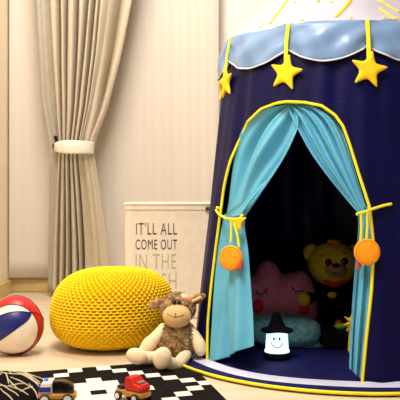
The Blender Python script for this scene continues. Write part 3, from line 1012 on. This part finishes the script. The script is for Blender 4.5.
ear([P(189, 302, 2.54), P(194, 300, 2.54), P(199, 298, 2.54), P(203, 296, 2.54)], [3.4 * k, 5.2 * k, 5.0 * k, 3.0 * k])
b = MB(); b.limb([P(192, 301.8, 2.525), P(200, 297.8, 2.525)], [1.6 * k, 1.8 * k]); b.build('ear_lining', M['muzzle'], hd)
# arms
b = MB(); b.limb([P(163, 328, 2.53), P(157, 336, 2.515), P(149, 344, 2.50), P(144.5, 349.5, 2.495)], [5.0 * k, 6.0 * k, 6.6 * k, 5.6 * k]); b.build('arm', M['cream'], sheep)
b = MB(); b.limb([P(190.5, 331, 2.53), P(195, 337, 2.52), P(199, 345, 2.51), P(200.5, 350, 2.505)], [5.0 * k, 6.0 * k, 6.8 * k, 6.0 * k]); b.build('arm', M['cream'], sheep)
# legs, ending in big soles turned to the viewer
def leg(hip, knee, foot, rf, tilt, lean):
    b = MB()
    b.limb([hip, knee, foot], [0.019, 0.020, 0.021])
    b.ball(foot + Vector((0, -0.010, 0.004)), rf, 24, 16, Matrix.Rotation(R(lean), 3, 'Y') @ Matrix.Rotation(R(tilt), 3, 'X'))
    b.build('leg', M['cream'], sheep)
f1 = P(137, 362.5, 2.44); f1.z = 0.038
f2 = P(162.5, 364, 2.40); f2.z = 0.040
leg(Vector((SX - 0.035, 2.51, 0.032)), P(153, 358, 2.47), f1, (0.033, 0.022, 0.025), 12, 18)
leg(Vector((SX + 0.030, 2.50, 0.032)), P(176, 365, 2.445), f2, (0.028, 0.021, 0.036), 14, 14)

# ---------------------------------------------------------------- rug
O0 = Vector((-0.40072, 2.41572, 0)); U = Vector((0.041094, 0.015180, 0)); V = Vector((0.010434, -0.045562, 0))
def rugp(c, r, z): return O0 + U * c + V * r + Vector((0, 0, z))
white = set()
for cr in [(0, 0), (2, 0), (-1, 1), (3, 1), (4, 2), (5, 3), (6, 4), (7, 5), (8, 6), (7, 7), (6, 8), (5, 9), (4, 10), (3, 11), (2, 12), (0, 12), (-1, 11), (-2, 10), (-3, 9), (-2, 2), (-3, 3)]: white.add(cr)
for r, h in ((3, 0), (4, 1), (5, 2), (6, 3), (7, 2), (8, 1), (9, 0)):
    for c in range(1 - h, 2 + h): white.add((c, r))
white.discard((1, 6))
for (c, r) in list(white):
    if r <= 11: white.add((c, r + 12))
b = MB()
cs = [-2.95, -2, -1, 0, 1, 2, 3, 4, 5, 6, 7, 8, 8.72]; rs = [-0.12] + list(range(1, 20)) + [19.6]
ck = list(range(-3, 9)); rk = list(range(0, 20))
TH = 0.0055
for i in range(len(cs) - 1):
    for j in range(len(rs) - 1):
        q = [rugp(cs[i], rs[j], TH), rugp(cs[i + 1], rs[j], TH), rugp(cs[i + 1], rs[j + 1], TH), rugp(cs[i], rs[j + 1], TH)]
        b.add(q, [[0, 1, 2, 3]], 1 if (ck[i], rk[j]) in white else 0)
c4 = [(cs[0], rs[0]), (cs[-1], rs[0]), (cs[-1], rs[-1]), (cs[0], rs[-1])]
for k in range(4):
    a, e = c4[k], c4[(k + 1) % 4]
    b.add([rugp(*a, 0.0005), rugp(*e, 0.0005), rugp(*e, TH), rugp(*a, TH)], [[0, 1, 2, 3]], 0)
b.add([rugp(*q, 0.0005) for q in c4], [[3, 2, 1, 0]], 0)
rg = b.build('rug', [M['rug_black'], M['rug_white']], smooth=False)
tag(rg, 'black floor rug with white stepped diamond pattern', 'rug')

# ---------------------------------------------------------------- black and white throw
random.seed(11)
tc = Vector((-0.545, 2.12, 0.0))
def mound(x, y):
    e = ((x - tc.x) / 0.145) ** 2 + ((y - tc.y) / 0.17) ** 2
    h = 0.050 * max(0, 1 - e) ** 0.6
    return 0.006 + h * (1 + 0.25 * noise.noise(Vector((x * 22, y * 22, 1))))
thr_o = thing('knitted_throw', 'crumpled black throw with loose white yarn strands beside the police car', 'blanket', tc)
rows = []
for i in range(25):
    t = i / 24
    rw = []
    for j in range(72):
        a = 2 * pi * j / 72
        x = tc.x + 0.145 * t * cos(a); y = tc.y + 0.17 * t * sin(a)
        rw.append(Vector((x, y, mound(x, y))))
    rows.append(rw)
rows.append([Vector((p.x, p.y, 0.006)) for p in rows[-1]])
b = MB(); b.grid(rows, closed_u=True)
b.build('throw_cloth', M['throw'], thr_o)
for n_ in range(48):
    a = random.uniform(0, 2 * pi); t = sqrt(random.random()) * 0.85
    x = tc.x + 0.135 * t * cos(a); y = tc.y + 0.16 * t * sin(a)
    ang = R(random.choice([-35, -20, -50, -28, 20, 55])) + random.uniform(-0.25, 0.25); L = random.uniform(0.025, 0.09); cv = random.uniform(-7, 7)
    pts = []
    for q in range(10):
        pts.append(Vector((x, y, mound(x, y) + 0.0012)))
        x += L / 9 * cos(ang); y += L / 9 * sin(ang); ang += cv * L / 9
        if ((x - tc.x) / 0.145) ** 2 + ((y - tc.y) / 0.17) ** 2 > 0.97: break
    if len(pts) > 3:
        b = MB(); b.tube(pts, [0.0010 + 0.0008 * sin(pi * i / len(pts)) for i in range(len(pts))], 6)
        b.build('yarn_strand', M['strand'], thr_o)

# ---------------------------------------------------------------- toy cars
def frame(loc, yaw):
    return Matrix.Translation(loc) @ Matrix.Rotation(yaw, 4, 'Z')
def wheel(b, x, y, z, r, w, tyre=0, hub=1):
    pass
RZ = TH + 0.0005
ploc = Vector((-0.362, 2.035, RZ))
car = thing('toy_police_car', 'wooden toy police car, white and blue, with a blue siren light', 'toy car', ploc)
X = frame(ploc, R(6))
def nb():
    b = MB(); b.x = X; return b
b = nb(); b.rbox((0, 0, 0.020), (0.096, 0.044, 0.017), 0.004, seg=3); b.build('chassis', M['wood'], car)
b = nb(); b.rbox((0.0, 0, 0.0085), (0.060, 0.040, 0.007), 0.002); b.build('underbody', M['car_blue'], car, label='blue underbody')
b = nb(); b.prism([(-0.047, 0.028), (-0.013, 0.028), (-0.013, 0.056), (-0.036, 0.056), (-0.044, 0.043)], -0.021, 0.021, 0.003); cb = b.build('cab', M['car_white'], car, label='white cab')
for sy in (-1, 1):
    b = nb(); b.rbox((-0.0305, sy * 0.0212, 0.0385), (0.029, 0.0014, 0.013), 0.0006); b.build('side_window', M['car_blue'], cb, label='blue painted window')
b = nb(); b.rbox((-0.0435, 0, 0.043), (0.003, 0.034, 0.009), 0.001); b.build('windscreen', M['car_blue'], cb)
b = nb(); b.lathe([(0, 0.056), (0.006, 0.056), (0.006, 0.060), (0.004, 0.063), (0, 0.0635)], (-0.029, 0, 0), 20); b.build('siren', M['siren'], car, label='blue siren light')
b = nb(); b.prism([(-0.012, 0.0285), (0.043, 0.0285), (0.040, 0.043), (0.030, 0.052), (0.012, 0.057), (-0.012, 0.057)], -0.020, 0.020, 0.003); hd_ = b.build('rear_cabin', M['eye'], car, label='dark rear cabin')
b = nb(); b.tube([(-0.006, -0.016, 0.0575), (0.013, -0.016, 0.0572), (0.030, -0.016, 0.052), (0.040, -0.016, 0.043)], 0.0042, 8); b.build('roof_rail', M['wood_dark'], hd_)
for wx in (-0.031, 0.026):
    for sy in (-1, 1):
        b = MB(); b.x = X @ Matrix.Translation((wx, sy * 0.0245, 0.0135)) @ Matrix.Rotation(R(90), 4, 'X')
        b.lathe([(0, -0.004), (0.0115, -0.004), (0.0135, -0.002), (0.0135, 0.002), (0.0115, 0.004), (0, 0.004)], (0, 0, 0), 28)
        w = b.build('wheel', M['tyre'], car)
        b = MB(); b.x = X @ Matrix.Translation((wx, sy * 0.0245, 0.0135)) @ Matrix.Rotation(R(90), 4, 'X')
        b.lathe([(0.0, -0.0050), (0.0040, -0.0050), (0.0040, -0.0046), (0.0100, -0.0046), (0.0100, 0.0046), (0.0040, 0.0046), (0.0040, 0.0050), (0, 0.0050)], (0, 0, 0), 24)
        hb = b.build('hubcap', M['car_white'], w, label='white hubcap')
        b = MB(); b.x = X @ Matrix.Translation((wx, sy * 0.0245, 0.0135)) @ Matrix.Rotation(R(90), 4, 'X')
        b.lathe([(0, -0.0060), (0.0045, -0.0060), (0.0045, 0.0060), (0, 0.0060)], (0, 0, 0), 16)

tloc = Vector((-0.172, 2.06, RZ))
trk = thing('toy_truck', 'red wooden toy truck with a tan wooden base on the rug', 'toy truck', tloc)
X = frame(tloc, R(-38))
b = nb(); b.rbox((0, 0, 0.020), (0.092, 0.042, 0.014), 0.003, seg=2); b.build('chassis', M['wood'], trk)
b = nb(); b.prism([(-0.014, 0.027), (0.044, 0.027), (0.044, 0.044), (0.036, 0.047), (0.022, 0.049), (0.016, 0.060), (0.010, 0.064), (-0.008, 0.064), (-0.014, 0.060)], -0.020, 0.020, 0.004, seg=3); cb = b.build('cab', M['truck_red'], trk, label='red cab with low bonnet')
b = nb(); b.prism([(0.0215, 0.0505), (0.0300, 0.0490), (0.0330, 0.0490), (0.0330, 0.0500), (0.0215, 0.0530)], -0.013, 0.013, 0.0005); b.build('windscreen', M['glassgrey'], cb, label='grey windscreen')
b = nb(); b.rbox((-0.032, 0, 0.031), (0.026, 0.032, 0.010), 0.003); b.build('rear_bed', M['tyre'], trk, label='black rear bed')
for wx in (-0.030, 0.028):
    for sy in (-1, 1):
        b = MB(); b.x = X @ Matrix.Translation((wx, sy * 0.0245, 0.0125)) @ Matrix.Rotation(R(90), 4, 'X')
        b.lathe([(0, -0.004), (0.0105, -0.004), (0.0125, -0.002), (0.0125, 0.002), (0.0105, 0.004), (0, 0.004)], (0, 0, 0), 28)
        w = b.build('wheel', M['tyre'], trk)
        b = MB(); b.x = X @ Matrix.Translation((wx, sy * 0.0245, 0.0125)) @ Matrix.Rotation(R(90), 4, 'X')
        b.lathe([(0, -0.0048), (0.0070, -0.0048), (0.0070, 0.0048), (0, 0.0048)], (0, 0, 0), 24)
        b.build('hubcap', M['car_white'], w, label='white hubcap')
bpy.context.view_layer.update()
